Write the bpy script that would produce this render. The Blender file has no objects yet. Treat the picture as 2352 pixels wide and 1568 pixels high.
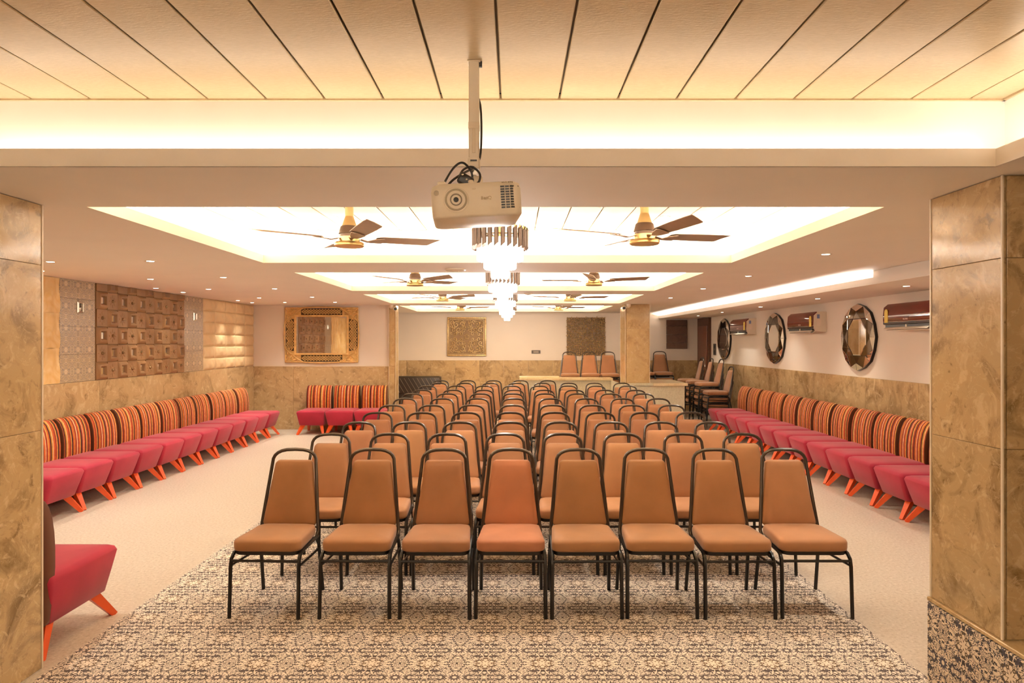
import bpy, bmesh, math, random
from mathutils import Vector, Matrix
random.seed(7)
PI = math.pi
S = bpy.context.scene
COL = S.collection

# ------------------------------------------------------------------ camera, world, exposure
cam_d = bpy.data.cameras.new('camera'); cam = bpy.data.objects.new('camera', cam_d); COL.objects.link(cam)
cam.location = (0, 0, 1.70); cam.rotation_euler = (PI/2, 0, 0)
cam_d.sensor_width = 36; cam_d.lens = 24.0; cam_d.shift_x = -4/2352; cam_d.shift_y = 1/2352
cam_d.clip_start = 0.02; cam_d.clip_end = 60
S.camera = cam
S.view_settings.view_transform = 'Standard'; S.view_settings.look = 'None'
S.view_settings.gamma = 1; S.view_settings.use_curve_mapping = False
S.view_settings.exposure = 0.68
w = bpy.data.worlds.new('world'); S.world = w; w.use_nodes = True
w.node_tree.nodes['Background'].inputs[0].default_value = (1, .8, .6, 1)
w.node_tree.nodes['Background'].inputs[1].default_value = 0.02
S.cycles.diffuse_bounces = 5; S.cycles.max_bounces = 8; S.cycles.glossy_bounces = 3; S.cycles.use_adaptive_sampling = True; S.cycles.adaptive_threshold = .03; S.cycles.sample_clamp_indirect = 8
S.cycles.caustics_reflective = False; S.cycles.caustics_refractive = False

WARM = (1.0, .96, .83); COOL = (1.0, .98, .92)
E_COVE = 11.5      # W per metre of cove strip
E_RCOVE = 15.0
E_DOWN = 42.0      # W per recessed spot
E_CHAND = 24.0

# room constants
XL, XR, YB, YF = -5.08, 4.60, 16.90, -1.60
ZS, ZU, ZR = 2.415, 2.735, 2.275          # main soffit, tray top, lower right soffit
YM = 13.30                                  # wall with the carved mirror
ZW = 1.235                                  # wainscot top
TX0, TX1 = -2.27, 1.97
TRAYS = [(-.60, 2.79), (3.62, 6.19), (7.05, 9.58), (10.28, 12.70), (13.50, 16.15)]
COVE = .13; LIP = .075
XF = 3.59                                   # right cove lip

# ------------------------------------------------------------------ helpers
def area_light(name, loc, rot, sx, sy, energy, color):
    d = bpy.data.lights.new(name, 'AREA'); d.shape = 'RECTANGLE'; d.size = sx; d.size_y = sy
    d.energy = energy; d.color = color
    o = bpy.data.objects.new(name, d); COL.objects.link(o); o.location = loc; o.rotation_euler = rot
    return o

class MB:
    def __init__(s): s.v = []; s.f = []
    def add(s, vs, fs):
        n = len(s.v); s.v += [tuple(p) for p in vs]; s.f += [tuple(i+n for i in f) for f in fs]; return s
    def quad(s, a, b, c, d): return s.add([a, b, c, d], [(0, 1, 2, 3)])
    def box(s, x0, x1, y0, y1, z0, z1, bev=0, seg=1, M=None):
        if bev <= 0:
            vs = [(x, y, z) for z in (z0, z1) for y in (y0, y1) for x in (x0, x1)]
            fs = [(0, 2, 3, 1), (4, 5, 7, 6), (0, 1, 5, 4), (2, 6, 7, 3), (0, 4, 6, 2), (1, 3, 7, 5)]
        else:
            bm = bmesh.new(); bmesh.ops.create_cube(bm, size=1)
            for v in bm.verts:
                v.co = Vector(((x0+x1)/2+v.co.x*(x1-x0), (y0+y1)/2+v.co.y*(y1-y0), (z0+z1)/2+v.co.z*(z1-z0)))
            bmesh.ops.bevel(bm, geom=list(bm.edges), offset=bev, segments=seg, affect='EDGES', profile=.5)
            bm.verts.index_update()
            vs = [v.co.copy() for v in bm.verts]; fs = [[v.index for v in f.verts] for f in bm.faces]; bm.free()
        if M is not None: vs = [M @ Vector(p) for p in vs]
        return s.add(vs, fs)
    def rings(s, rr, cap=True, closed=True):
        n = len(rr[0]); base = len(s.v)
        for r in rr: s.v += [tuple(p) for p in r]
        for i in range(len(rr)-1):
            for j in range(n if closed else n-1):
                k = (j+1) % n
                s.f.append((base+i*n+j, base+i*n+k, base+(i+1)*n+k, base+(i+1)*n+j))
        if cap:
            s.f.append(tuple(base+j for j in range(n))[::-1])
            s.f.append(tuple(base+(len(rr)-1)*n+j for j in range(n)))
        return s
    def lathe(s, prof, n=24, c=(0, 0, 0), M=None):
        rr = []
        for r, z in prof:
            ring = [Vector((c[0]+r*math.cos(2*PI*j/n), c[1]+r*math.sin(2*PI*j/n), c[2]+z)) for j in range(n)]
            if M is not None: ring = [M @ p for p in ring]
            rr.append(ring)
        return s.rings(rr)
    def tube(s, path, r, n=6, closed=False, square=False):
        P = [Vector(p) for p in path]; rr = []; m = len(P); up = None
        for i in range(m):
            if closed: t = (P[(i+1) % m]-P[i-1])
            else: t = (P[min(i+1, m-1)]-P[max(i-1, 0)])
            t.normalize()
            if up is None:
                up = Vector((0, 0, 1)) if abs(t.z) < .9 else Vector((0, 1, 0))
            a = t.cross(up)
            if a.length < 1e-4: a = t.orthogonal()
            a.normalize(); b = a.cross(t).normalized(); up = b
            rad = r[i] if isinstance(r, (list, tuple)) else r
            ph = PI/4 if n == 4 else 0
            rr.append([P[i]+a*rad*math.cos(2*PI*j/n+ph)+b*rad*math.sin(2*PI*j/n+ph) for j in range(n)])
        if closed: rr.append(rr[0]); return s.rings(rr, cap=False)
        return s.rings(rr)
    def bar(s, p, q, r0, r1=None, n=4): return s.tube([p, q], [r0, r1 if r1 is not None else r0], n)
    def grid(s, fn, nu, nv):
        base = len(s.v)
        for i in range(nu+1):
            for j in range(nv+1): s.v.append(tuple(fn(i/nu, j/nv)))
        for i in range(nu):
            for j in range(nv):
                a = base+i*(nv+1)+j; s.f.append((a, a+nv+1, a+nv+2, a+1))
        return s
    def poly_prism(s, pts, off):
        n = len(pts); o = Vector(off)
        return s.add(list(pts)+[Vector(p)+o for p in pts],
                     [tuple(range(n))[::-1], tuple(range(n, 2*n))]+[(i, (i+1) % n, n+(i+1) % n, n+i) for i in range(n)])
    def mesh(s, name, mat, smooth=40):
        me = bpy.data.meshes.new(name); me.from_pydata(s.v, [], s.f); me.validate(); me.update()
        bm = bmesh.new(); bm.from_mesh(me); bmesh.ops.recalc_face_normals(bm, faces=list(bm.faces)); bm.to_mesh(me); bm.free()
        if smooth:
            me.polygons.foreach_set('use_smooth', [True]*len(me.polygons)); me.set_sharp_from_angle(angle=math.radians(smooth))
        me.materials.append(mat); return me
    def build(s, name, mat, parent=None, loc=(0, 0, 0), rot=(0, 0, 0), smooth=40):
        return link(name, s.mesh(name, mat, smooth), parent, loc, rot)

def link(name, me, parent=None, loc=(0, 0, 0), rot=(0, 0, 0)):
    o = bpy.data.objects.new(name, me); COL.objects.link(o); o.parent = parent
    o.location = loc; o.rotation_euler = rot; return o
def tag(o, label=None, cat=None, group=None, kind=None):
    if label: o['label'] = label
    if cat: o['category'] = cat
    if group: o['group'] = group
    if kind: o['kind'] = kind
    return o
def thing(name, label, cat, loc=(0, 0, 0), rz=0, group=None):
    o = bpy.data.objects.new(name, None); COL.objects.link(o); o.location = loc; o.rotation_euler = (0, 0, rz)
    o.empty_display_size = .1
    return tag(o, label, cat, group)
def copy_tree(o, parent=None):
    c = o.copy(); COL.objects.link(c); c.parent = parent
    for ch in o.children: copy_tree(ch, c)
    return c
def ordinal(n):
    return ['first', 'second', 'third', 'fourth', 'fifth', 'sixth', 'seventh', 'eighth', 'ninth', 'tenth', 'eleventh', 'twelfth', 'thirteenth'][n]
def text(name, body, size, mat, parent, loc, rot, extrude=.001):
    c = bpy.data.curves.new(name, 'FONT'); c.body = body; c.size = size; c.extrude = extrude
    c.align_x = 'CENTER'; c.align_y = 'CENTER'; c.materials.append(mat)
    tmp = bpy.data.objects.new(name, c); COL.objects.link(tmp)
    me = bpy.data.meshes.new_from_object(tmp.evaluated_get(bpy.context.evaluated_depsgraph_get())); bpy.data.objects.remove(tmp); bpy.data.curves.remove(c)
    return link(name, me, parent, loc, rot)

# ------------------------------------------------------------------ materials
class NT:
    def __init__(s, name):
        s.m = bpy.data.materials.new(name); s.m.use_nodes = True; s.t = s.m.node_tree; s.b = s.t.nodes['Principled BSDF']
    def n(s, ty, **kw):
        x = s.t.nodes.new(ty)
        for k, v in kw.items(): setattr(x, k, v)
        return x
    def set(s, sock, val):
        if isinstance(val, bpy.types.NodeSocket): s.t.links.new(val, sock)
        else: sock.default_value = val
    def math(s, op, a, b=None, c=None):
        x = s.n('ShaderNodeMath', operation=op); s.set(x.inputs[0], a)
        if b is not None: s.set(x.inputs[1], b)
        if c is not None: s.set(x.inputs[2], c)
        return x.outputs[0]
    def mix(s, f, a, b, blend='MIX'):
        x = s.n('ShaderNodeMix', data_type='RGBA', blend_type=blend)
        s.set(x.inputs[0], f)
        s.set(x.inputs[6], a if not isinstance(a, tuple) else (*a[:3], 1)); s.set(x.inputs[7], b if not isinstance(b, tuple) else (*b[:3], 1))
        return x.outputs[2]
    def coord(s, which='Object'): return s.n('ShaderNodeTexCoord').outputs[which]
    def rand_coord(s, k=50):
        oi = s.n('ShaderNodeObjectInfo'); v = s.n('ShaderNodeVectorMath', operation='ADD')
        r = s.math('MULTIPLY', oi.outputs['Random'], k); s.set(v.inputs[0], s.coord()); s.set(v.inputs[1], r); return v.outputs[0]
    def noise(s, vec, scale, detail=4, rough=.5, dist=0):
        x = s.n('ShaderNodeTexNoise'); s.set(x.inputs['Vector'], vec); x.inputs['Scale'].default_value = scale
        x.inputs['Detail'].default_value = detail; x.inputs['Roughness'].default_value = rough; x.inputs['Distortion'].default_value = dist
        return x.outputs[0]
    def ramp(s, fac, stops, const=False):
        x = s.n('ShaderNodeValToRGB'); cr = x.color_ramp
        if const: cr.interpolation = 'CONSTANT'
        while len(cr.elements) < len(stops): cr.elements.new(.5)
        for e, (p, c) in zip(cr.elements, stops): e.position = p; e.color = (*c[:3], 1)
        s.set(x.inputs[0], fac); return x.outputs[0]
    def bump(s, h, strength=.2, dist=.01):
        x = s.n('ShaderNodeBump'); x.inputs['Strength'].default_value = strength; x.inputs['Distance'].default_value = dist
        s.set(x.inputs['Height'], h); s.t.links.new(x.outputs[0], s.b.inputs['Normal'])
    def fin(s, color=None, rough=.5, metal=0, spec=None, coat=0, emit=None, estr=0):
        if color is not None: s.set(s.b.inputs['Base Color'], color if not isinstance(color, tuple) else (*color[:3], 1))
        s.set(s.b.inputs['Roughness'], rough); s.set(s.b.inputs['Metallic'], metal)
        if spec is not None: s.b.inputs['Specular IOR Level'].default_value = spec
        if coat: s.b.inputs['Coat Weight'].default_value = coat
        if emit: s.b.inputs['Emission Color'].default_value = (*emit, 1); s.b.inputs['Emission Strength'].default_value = estr
        return s.m
def simple(name, c, rough=.5, metal=0, var=.08, scale=8, **kw):
    t = NT(name); n = t.noise(t.coord(), scale, 3)
    col = t.ramp(n, [(.25, tuple(x*(1-var) for x in c)), (.75, tuple(min(1, x*(1+var)) for x in c))])
    return t.fin(col, rough, metal, **kw)

def m_marble(name, dark, mid, light, rough=.16, sc=1.0):
    t = NT(name); c = t.rand_coord()
    a = t.noise(c, 2.3*sc, 10, .66, 1.1); b = t.noise(c, 9*sc, 8, .65, .8); v = t.noise(c, 3.1*sc, 7, .6, 1.6); l = t.noise(c, 5.5*sc, 6, .6, 2.2)
    base = t.ramp(a, [(.30, dark), (.41, tuple((x+y)/2 for x, y in zip(dark, mid))), (.50, mid), (.60, mid), (.74, light)])
    base = t.mix(t.math('MULTIPLY', t.ramp(b, [(.30, (1, 1, 1)), (.41, (0, 0, 0))]), .75), base, tuple(x*.8 for x in dark))
    base = t.mix(t.math('MULTIPLY', t.ramp(l, [(.56, (0, 0, 0)), (.66, (1, 1, 1))]), .6), base, light)
    vein = t.math('LESS_THAN', t.math('ABSOLUTE', t.math('SUBTRACT', v, .5)), .005)
    base = t.mix(t.math('MULTIPLY', vein, .45), base, light)
    oi = t.n('ShaderNodeObjectInfo')
    base = t.mix(1.0, base, t.ramp(oi.outputs['Random'], [(0, (.90, .90, .90)), (1, (1.05, 1.04, 1.03))]), 'MULTIPLY')
    return t.fin(base, rough)

MARBLE = m_marble('marble_tan', (.25, .155, .07), (.53, .365, .185), (.70, .52, .31))
MARBLE_P = m_marble('marble_pillar', (.22, .135, .06), (.54, .375, .19), (.72, .53, .31), .14, 1.5)
GOLDMARBLE = m_marble('marble_pale', (.42, .27, .12), (.58, .40, .20), (.70, .52, .32), .10, 1.2)
SLAB = m_marble('counter_slab', (.62, .48, .26), (.76, .62, .38), (.86, .76, .56), .2, 2)
PAINT = simple('ceiling_paint', (.87, .79, .71), .75, var=.02, scale=2)
WALLP = simple('wall_paint', (.80, .70, .60), .7, var=.02, scale=2)
COREM = simple('joint_grout', (.45, .33, .2), .7)
EDGE = simple('pale_edge', (.78, .66, .5), .35)
BLACK = simple('black_metal', (.022, .017, .013), .33, .35)
BLACK_SHEEN = simple('black_metal_sheen', (.055, .036, .024), .28, .35)  # black chair metal lightened, its brownish lit sheen put into the colour
WHITEP = simple('white_plastic', (.80, .70, .56), .4, var=.02)
DARKP = simple('dark_plastic', (.02, .016, .014), .4)
GOLD = simple('brass', (.72, .48, .20), .28, .85)
GOLDPAINT = simple('gold_paint', (.62, .42, .17), .35, .35)
FANBR = simple('fan_brown', (.16, .095, .06), .4, .2)
BLADE = simple('fan_blade', (.30, .19, .12), .38, .2)
ORANGE = simple('orange_lacquer', (.80, .10, .018), .35, var=.06)
CHROME = simple('chrome', (.8, .78, .74), .15, 1)
MIRROR = simple('mirror_glass', (.88, .85, .80), .02, 1, var=.005)
DARKMIR = simple('bronze_mirror', (.16, .12, .09), .04, 1, var=.02)
BRONZE = simple('carved_bronze', (.56, .38, .17), .33, .5, var=.3, scale=30)
WOODG = simple('carved_wood', (.76, .48, .17), .42, 0, var=.2, scale=14)
WOODSHADE = simple('wood_recess_shade', (.10, .05, .015), .7)  # darkened wood, shade of the lattice gaps put into the colour
DARKWOOD = simple('dark_wood', (.105, .04, .018), .38, var=.3, scale=20)
BLKLEATHER = simple('dark_leather', (.035, .02, .012), .38)
PIPING = simple('pale_piping', (.30, .22, .15), .5)
SOCKET = simple('socket_plate', (.10, .07, .05), .4)
YELLOW = simple('yellow_sticker', (.80, .60, .10), .5)
BLUE = simple('blue_sticker', (.20, .25, .48), .5)
TEXTC = simple('pale_lettering', (.85, .72, .6), .5)
TEXTP = simple('tan_lettering', (.60, .46, .27), .5)
t = NT('red_ac_gloss'); ACRED = t.fin((.14, .012, .008), .10, 0, coat=.6)

def m_emit(name, c, s):
    t = NT(name); return t.fin((.8, .8, .8), .4, emit=c, estr=s)
LEDM = m_emit('led_strip_glow', (1, .84, .62), 6)
LENS = m_emit('downlight_glow', (1, .86, .66), 22)
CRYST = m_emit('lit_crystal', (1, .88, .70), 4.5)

# fabric whose tint comes from the object colour
def m_fabric(name, base, rough=.85, bump=.15):
    t = NT(name); oi = t.n('ShaderNodeObjectInfo'); c = t.rand_coord(9)
    n = t.noise(c, 5, 4); f = t.noise(t.coord(), 420, 2)
    col = t.mix(1.0, t.ramp(n, [(.3, tuple(x*.9 for x in base)), (.7, tuple(x*1.08 for x in base))]), oi.outputs['Color'], 'MULTIPLY')
    t.bump(f, bump, .002); t.b.inputs['Sheen Weight'].default_value = .25; t.b.inputs['Sheen Roughness'].default_value = .4
    return t.fin(col, rough, spec=.25)
BROWN = m_fabric('brown_upholstery', (.40, .188, .088), .62)
RED = m_fabric('raspberry_upholstery', (.39, .026, .052))

# striped velvet: stripes run along local x
t = NT('striped_velvet'); oi = t.n('ShaderNodeObjectInfo')
sep = t.n('ShaderNodeSeparateXYZ'); t.set(sep.inputs[0], t.coord())
xx = t.math('ADD', t.math('MULTIPLY', sep.outputs[0], 1.9), t.math('MULTIPLY', oi.outputs['Random'], 3))
xx = t.math('FRACT', xx)
cY, cO, cR, cM, cG, cP = (.74, .40, .08), (.60, .12, .02), (.36, .04, .012), (.07, .012, .005), (.55, .25, .03), (.84, .58, .30)
seq = [(0, cP), (.025, cR), (.06, cO), (.10, cY), (.125, cM), (.17, cR), (.21, cP), (.23, cO), (.275, cM), (.31, cY), (.34, cR), (.39, cM), (.42, cO),
       (.47, cP), (.49, cR), (.54, cY), (.57, cO), (.61, cM), (.65, cG), (.69, cP), (.71, cO), (.76, cR), (.81, cY), (.835, cM), (.88, cO), (.92, cG), (.945, cR)]
stripe = t.ramp(xx, seq, True)
nz = t.noise(t.coord(), 30, 3); stripe = t.mix(1.0, stripe, t.ramp(nz, [(.3, (.8, .8, .8)), (.7, (1.1, 1.1, 1.1))]), 'MULTIPLY')
stripe = t.mix(t.math('GREATER_THAN', t.math('ABSOLUTE', sep.outputs[0]), .229), stripe, (.11, .028, .006))
t.b.inputs['Sheen Weight'].default_value = .05
STRIPE = t.fin(stripe, .7, spec=.3)

# ceiling plank: linen-like embossed sheet
t = NT('ceiling_plank'); c = t.rand_coord(20)
mp = t.n('ShaderNodeMapping'); mp.inputs['Scale'].default_value = (1, 4, 1); t.set(mp.inputs[0], c)
n1 = t.noise(mp.outputs[0], 45, 3, .6); n2 = t.noise(c, 1.3, 3)
t.bump(n1, .25, .004)
PLANK = t.fin(t.mix(.5, t.ramp(n1, [(.35, (.50, .37, .20)), (.65, (.62, .48, .29))]), t.ramp(n2, [(.3, (.52, .38, .20)), (.7, (.62, .48, .30))])), .30, .12)

# terrazzo-like vinyl floor
t = NT('speckled_vinyl'); c = t.coord()
n1 = t.noise(c, 1.2, 4); vo = t.n('ShaderNodeTexVoronoi'); vo.inputs['Scale'].default_value = 75; t.set(vo.inputs['Vector'], c)
n2 = t.noise(c, 48, 4, .75)
base = t.ramp(n1, [(.3, (.53, .445, .355)), (.7, (.59, .50, .41))])
base = t.mix(.75, base, t.ramp(n2, [(.36, (.38, .29, .21)), (.46, (.55, .46, .37)), (.56, (.58, .49, .40)), (.66, (.74, .66, .56))]))
VINYL = t.fin(base, .38)
t = NT('counter_speckle'); c = t.coord(); n2 = t.noise(c, 45, 4, .7)
TERR = t.fin(t.ramp(n2, [(.3, (.50, .44, .30)), (.7, (.66, .60, .45))]), .35)

# arabesque carpet / damask: mirrored cells with scrolls, rosettes and petal rings
def m_arabesque(name, plane, P, cream, dark, blob, line, rough, seed=0.0, bump=0, P2=None):
    t = NT(name); c = t.coord(); sep = t.n('ShaderNodeSeparateXYZ'); t.set(sep.inputs[0], c)
    a, b = sep.outputs['XYZ'.index(plane[0])], sep.outputs['XYZ'.index(plane[1])]
    P2 = P2 or P
    def fold(x, p, off=0.0):
        f = t.math('FRACT', t.math('ADD', t.math('MULTIPLY', x, 1/p), 100+off))
        return t.math('ABSOLUTE', t.math('SUBTRACT', t.math('MULTIPLY', f, 2), 1))
    u = fold(a, P); v = fold(b, P2)
    cv = t.n('ShaderNodeCombineXYZ'); t.set(cv.inputs[0], u); t.set(cv.inputs[1], v); cv.inputs[2].default_value = seed
    n1 = t.noise(cv.outputs[0], 4.2, 2.0, .5, .6); 
    cv2 = t.n('ShaderNodeCombineXYZ'); t.set(cv2.inputs[0], u); t.set(cv2.inputs[1], v); cv2.inputs[2].default_value = seed+7.3
    n2 = t.noise(cv2.outputs[0], 5.5, 2.0, .55, .3)
    def band(x, c0, wd): return t.math('LESS_THAN', t.math('ABSOLUTE', t.math('SUBTRACT', x, c0)), wd)
    vine = t.math('MAXIMUM', band(n1, .5, .026), band(n1, .62, .020))
    vine = t.math('MAXIMUM', vine, band(n1, .39, .021))
    leaf = t.math('GREATER_THAN', n2, .585)
    # rosette in the cell corner, petal ring in the cell centre
    def polar(x0, y0, k, r0, amp):
        dx = t.math('SUBTRACT', u, x0); dy = t.math('SUBTRACT', v, y0)
        d = t.math('SQRT', t.math('ADD', t.math('MULTIPLY', dx, dx), t.math('MULTIPLY', dy, dy)))
        th = t.math('ARCTAN2', dy, dx)
        edge = t.math('ADD', r0, t.math('MULTIPLY', t.math('COSINE', t.math('MULTIPLY', th, k)), amp))
        return t.math('SUBTRACT', d, edge), d
    e1, d1 = polar(1, 0, 12, .20, .045); ros = t.math('MULTIPLY', t.math('LESS_THAN', e1, 0), t.math('GREATER_THAN', d1, .075))
    e2, d2 = polar(0, 1, 6, .21, .10); pet = band(e2, 0, .03); e2b, d2b = polar(0, 1, 6, .30, -.09); pet = t.math('MAXIMUM', pet, band(e2b, 0, .028))
    clear = t.math('MAXIMUM', t.math('LESS_THAN', e1, .07), t.math('LESS_THAN', d2, .30))
    keep = t.math('SUBTRACT', 1, clear)
    col = t.mix(t.math('MULTIPLY', leaf, keep), cream, blob)
    col = t.mix(t.math('MULTIPLY', vine, keep), col, dark)
    col = t.mix(ros, col, blob); col = t.mix(pet, col, line)
    if bump: t.bump(n1, bump, .003)
    return t.fin(col, rough)
CARPET = m_arabesque('arabesque_carpet', 'XY', .30, (.86, .74, .62), (.075, .05, .04), (.14, .10, .095), (.16, .09, .04), .8)
SKIRT = m_arabesque('arabesque_skirting', 'YZ', .30, (.80, .65, .49), (.055, .042, .04), (.085, .075, .10), (.12, .075, .04), .8, 0.0)
DAMASK = m_arabesque('damask_tile', 'YZ', .215, (.56, .40, .22), (.20, .16, .14), (.64, .50, .35), (.24, .19, .17), .32, 3.1, P2=.25)
TILEBR = simple('brown_leather_tile', (.31, .16, .060), .45, 0, var=.12, scale=6)
CREAMPAD = simple('cream_padding', (.74, .54, .30), .45, var=.05)
t = NT('lit_onyx'); c = t.coord(); n = t.noise(c, 5, 3, .5, 1.5)
ONYX = t.fin(t.ramp(n, [(.3, (.74, .44, .14)), (.7, (.86, .62, .30))]), .4)
ROCK = m_marble('banded_wood', (.07, .035, .02), (.13, .07, .045), (.18, .10, .07), .5)

# ------------------------------------------------------------------ cove strips (lamps hidden in the ceiling troughs)
for y0, y1 in TRAYS:
    zc = ZS+.05; ln = y1-y0; wx = TX1-TX0
    area_light('cove_lamp', ((TX0+TX1)/2, y1+COVE*.60, zc), (math.radians(180), 0, 0), wx, .04, E_COVE*wx*(.08 if y0 < 0 else 1), COOL)
    if y0 < 0:            # the nearest tray: dimmer strips, brightest on the side behind the camera
        area_light('cove_lamp', ((TX0+TX1)/2, y0-COVE*.60, zc), (math.radians(180), 0, 0), wx, .04, E_COVE*wx*1.2, COOL)
        area_light('cove_lamp', (TX0-COVE*.60, .4, zc), (math.radians(180), 0, 0), .04, 2.0, E_COVE*2*.5, COOL)
        area_light('cove_lamp', (TX1+COVE*.60, .4, zc), (math.radians(180), 0, 0), .04, 2.0, E_COVE*2*.5, COOL)
        area_light('cove_lamp', (TX1+COVE*.60, y1-.6, zc), (math.radians(180), 0, 0), .04, 1.2, E_COVE*1.2*.10, COOL); continue
    area_light('cove_lamp', ((TX0+TX1)/2, y0-COVE*.60, zc), (math.radians(180), 0, 0), wx, .04, E_COVE*wx, COOL)
    area_light('cove_lamp', (TX0-COVE*.60, (y0+y1)/2, zc), (math.radians(180), 0, 0), .04, ln, E_COVE*ln, COOL)
    area_light('cove_lamp', (TX1+COVE*.60, (y0+y1)/2, zc), (math.radians(180), 0, 0), .04, ln, E_COVE*ln, COOL)
area_light('cove_lamp', (XF+.14, (6.95+YB-.1)/2, 2.315), (math.radians(180), 0, 0), .05, YB-.1-6.95, E_RCOVE*(YB-7), COOL)

# ------------------------------------------------------------------ ceiling
m = MB()
def soff(x0, x1, y0, y1, z): m.quad((x0, y0, z), (x1, y0, z), (x1, y1, z), (x0, y1, z))
soff(XL, TX0, YF, YB, ZS); soff(TX1, XR, YF, YB, ZS)
ys = [YF]+[v for tr in TRAYS for v in tr]+[YB]
for i in range(0, len(ys), 2): soff(TX0, TX1, ys[i], ys[i+1], ZS)
CEIL = m.build('ceiling', PAINT, smooth=0); tag(CEIL, kind='structure')
for y0, y1 in TRAYS:
    zl = ZS+LIP; zp = ZS+.03; th = .025
    X0, X1, Y0, Y1 = TX0-COVE, TX1+COVE, y0-COVE, y1+COVE
    zq = ZS+.002; lip = MB(); lip.box(TX0-th, TX1+th, y1, y1+th, zq, zl); lip.box(TX0-th, TX1+th, y0-th, y0, zq, zl)
    lip.box(TX0-th, TX0, y0, y1, zq, zl); lip.box(TX1, TX1+th, y0, y1, zq, zl)
    lip.build('cove_lip', PAINT, CEIL, smooth=0)
    wl = MB()
    wl.quad((X0, Y1, zp), (X1, Y1, zp), (X1, Y1, ZU+.02), (X0, Y1, ZU+.02)); wl.quad((X0, Y0, zp), (X1, Y0, zp), (X1, Y0, ZU+.02), (X0, Y0, ZU+.02))
    wl.quad((X0, Y0, zp), (X0, Y1, zp), (X0, Y1, ZU+.02), (X0, Y0, ZU+.02)); wl.quad((X1, Y0, zp), (X1, Y1, zp), (X1, Y1, ZU+.02), (X1, Y0, ZU+.02))
    for a in ((X0, X1, y1, Y1), (X0, X1, Y0, y0), (X0, TX0, Y0, Y1), (TX1, X1, Y0, Y1)):
        wl.quad((a[0], a[2], zp), (a[1], a[2], zp), (a[1], a[3], zp), (a[0], a[3], zp))
    wl.build('cove_wall', PAINT, CEIL, smooth=0)
    st = MB(); c6 = COVE*.6
    st.box(TX0, TX1, y1+c6-.012, y1+c6+.012, zp, zp+.006); st.box(TX0, TX1, y0-c6-.012, y0-c6+.012, zp, zp+.006)
    st.box(TX0-c6-.012, TX0-c6+.012, y0, y1, zp, zp+.006); st.box(TX1+c6-.012, TX1+c6+.012, y0, y1, zp, zp+.006)
    st.build('led_strip', LEDM, CEIL, smooth=0)
    bk = MB(); bk.quad((X0, Y0, ZU+.03), (X1, Y0, ZU+.03), (X1, Y1, ZU+.03), (X0, Y1, ZU+.03)); bk.build('tray_backing', COREM, CEIL, smooth=0)
    tr = MB(); g = .012
    tr.box(X0, X1, Y1-g, Y1, ZU-.006, ZU+.02); tr.box(X0, X1, Y0, Y0+g, ZU-.006, ZU+.02)
    tr.box(X0, X0+g, Y0, Y1, ZU-.006, ZU+.02); tr.box(X1-g, X1, Y0, Y1, ZU-.006, ZU+.02)
    tr.build('tray_edge_trim', PLANK, CEIL, smooth=0)
    PW = .25; x = X0+.012; pm = {}
    # planks butt with a dark open joint, offset so that one joint falls where the photo shows it
    xs = []; k = math.ceil((X0+.06+.056)/PW); 
    j = [X0+.012]+[q*PW-.056 for q in range(k, 60) if q*PW-.056 < X1-.05]+[X1-.012]
    for a, b in zip(j[:-1], j[1:]):
        wd = round(b-a-.008, 4)
        if wd not in pm:
            pm[wd] = MB().box(-wd/2, wd/2, Y0-(y0+y1)/2+.012, Y1-(y0+y1)/2-.012, 0, .014, .003).mesh('ceiling_panel', PLANK, 30)
        link('ceiling_panel', pm[wd], CEIL, ((a+b)/2, (y0+y1)/2, ZU))
# lower soffit along the right wall with its light trough
m = MB()
m.box(XF, XF+.022, YF, YB, ZR+.0125, ZR+.07); m.box(XF, XR, YF, YB, ZR, ZR+.012); m.box(XF+.42, XR, YF, YB, ZR+.0125, ZS-.001)
m.box(XF+.03, XF+.419, YF, 6.88, ZR+.0125, ZS-.001)
sof = m.build('lower_soffit', PAINT, CEIL, smooth=0)
MB().box(XF+.125, XF+.155, 6.95, YB-.05, ZR+.012, ZR+.02).build('led_strip', LEDM, CEIL, smooth=0)

# ------------------------------------------------------------------ floor, carpet, walls
f = MB().box(XL-.1, XR+.1, YF-.1, YB+.1, -.06, 0).build('floor', VINYL, smooth=0); tag(f, kind='structure')
cp = MB().box(-2.40, 2.09, YF+.05, 12.60, .0005, .006).box(-2.40, 2.0, 12.60, 13.85, .0005, .006).build('carpet', CARPET, smooth=0)
tag(cp, 'cream carpet runner with dark arabesque scrolls under the rows of brown chairs', 'carpet')

def slabs(parent, axis, fixed, a0, a1, z0, z1, width, thick, mat, off=0):
    n = max(1, round((a1-a0-off)/width)); pts = ([a0] if off else [])+[a0+off+i*(a1-a0-off)/n for i in range(n+1)]
    for p, q in zip(pts[:-1], pts[1:]):
        c = (p+q)/2; h = (q-p)/2-.0012
        if axis == 'Y': o = MB().box(-abs(thick)/2, abs(thick)/2, -h, h, -(z1-z0)/2, (z1-z0)/2, .002).build('marble_slab', mat, parent, (fixed+thick/2, c, (z0+z1)/2), smooth=20)
        else: o = MB().box(-h, h, -abs(thick)/2, abs(thick)/2, -(z1-z0)/2, (z1-z0)/2, .002).build('marble_slab', mat, parent, (c, fixed+thick/2, (z0+z1)/2), smooth=20)

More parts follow.
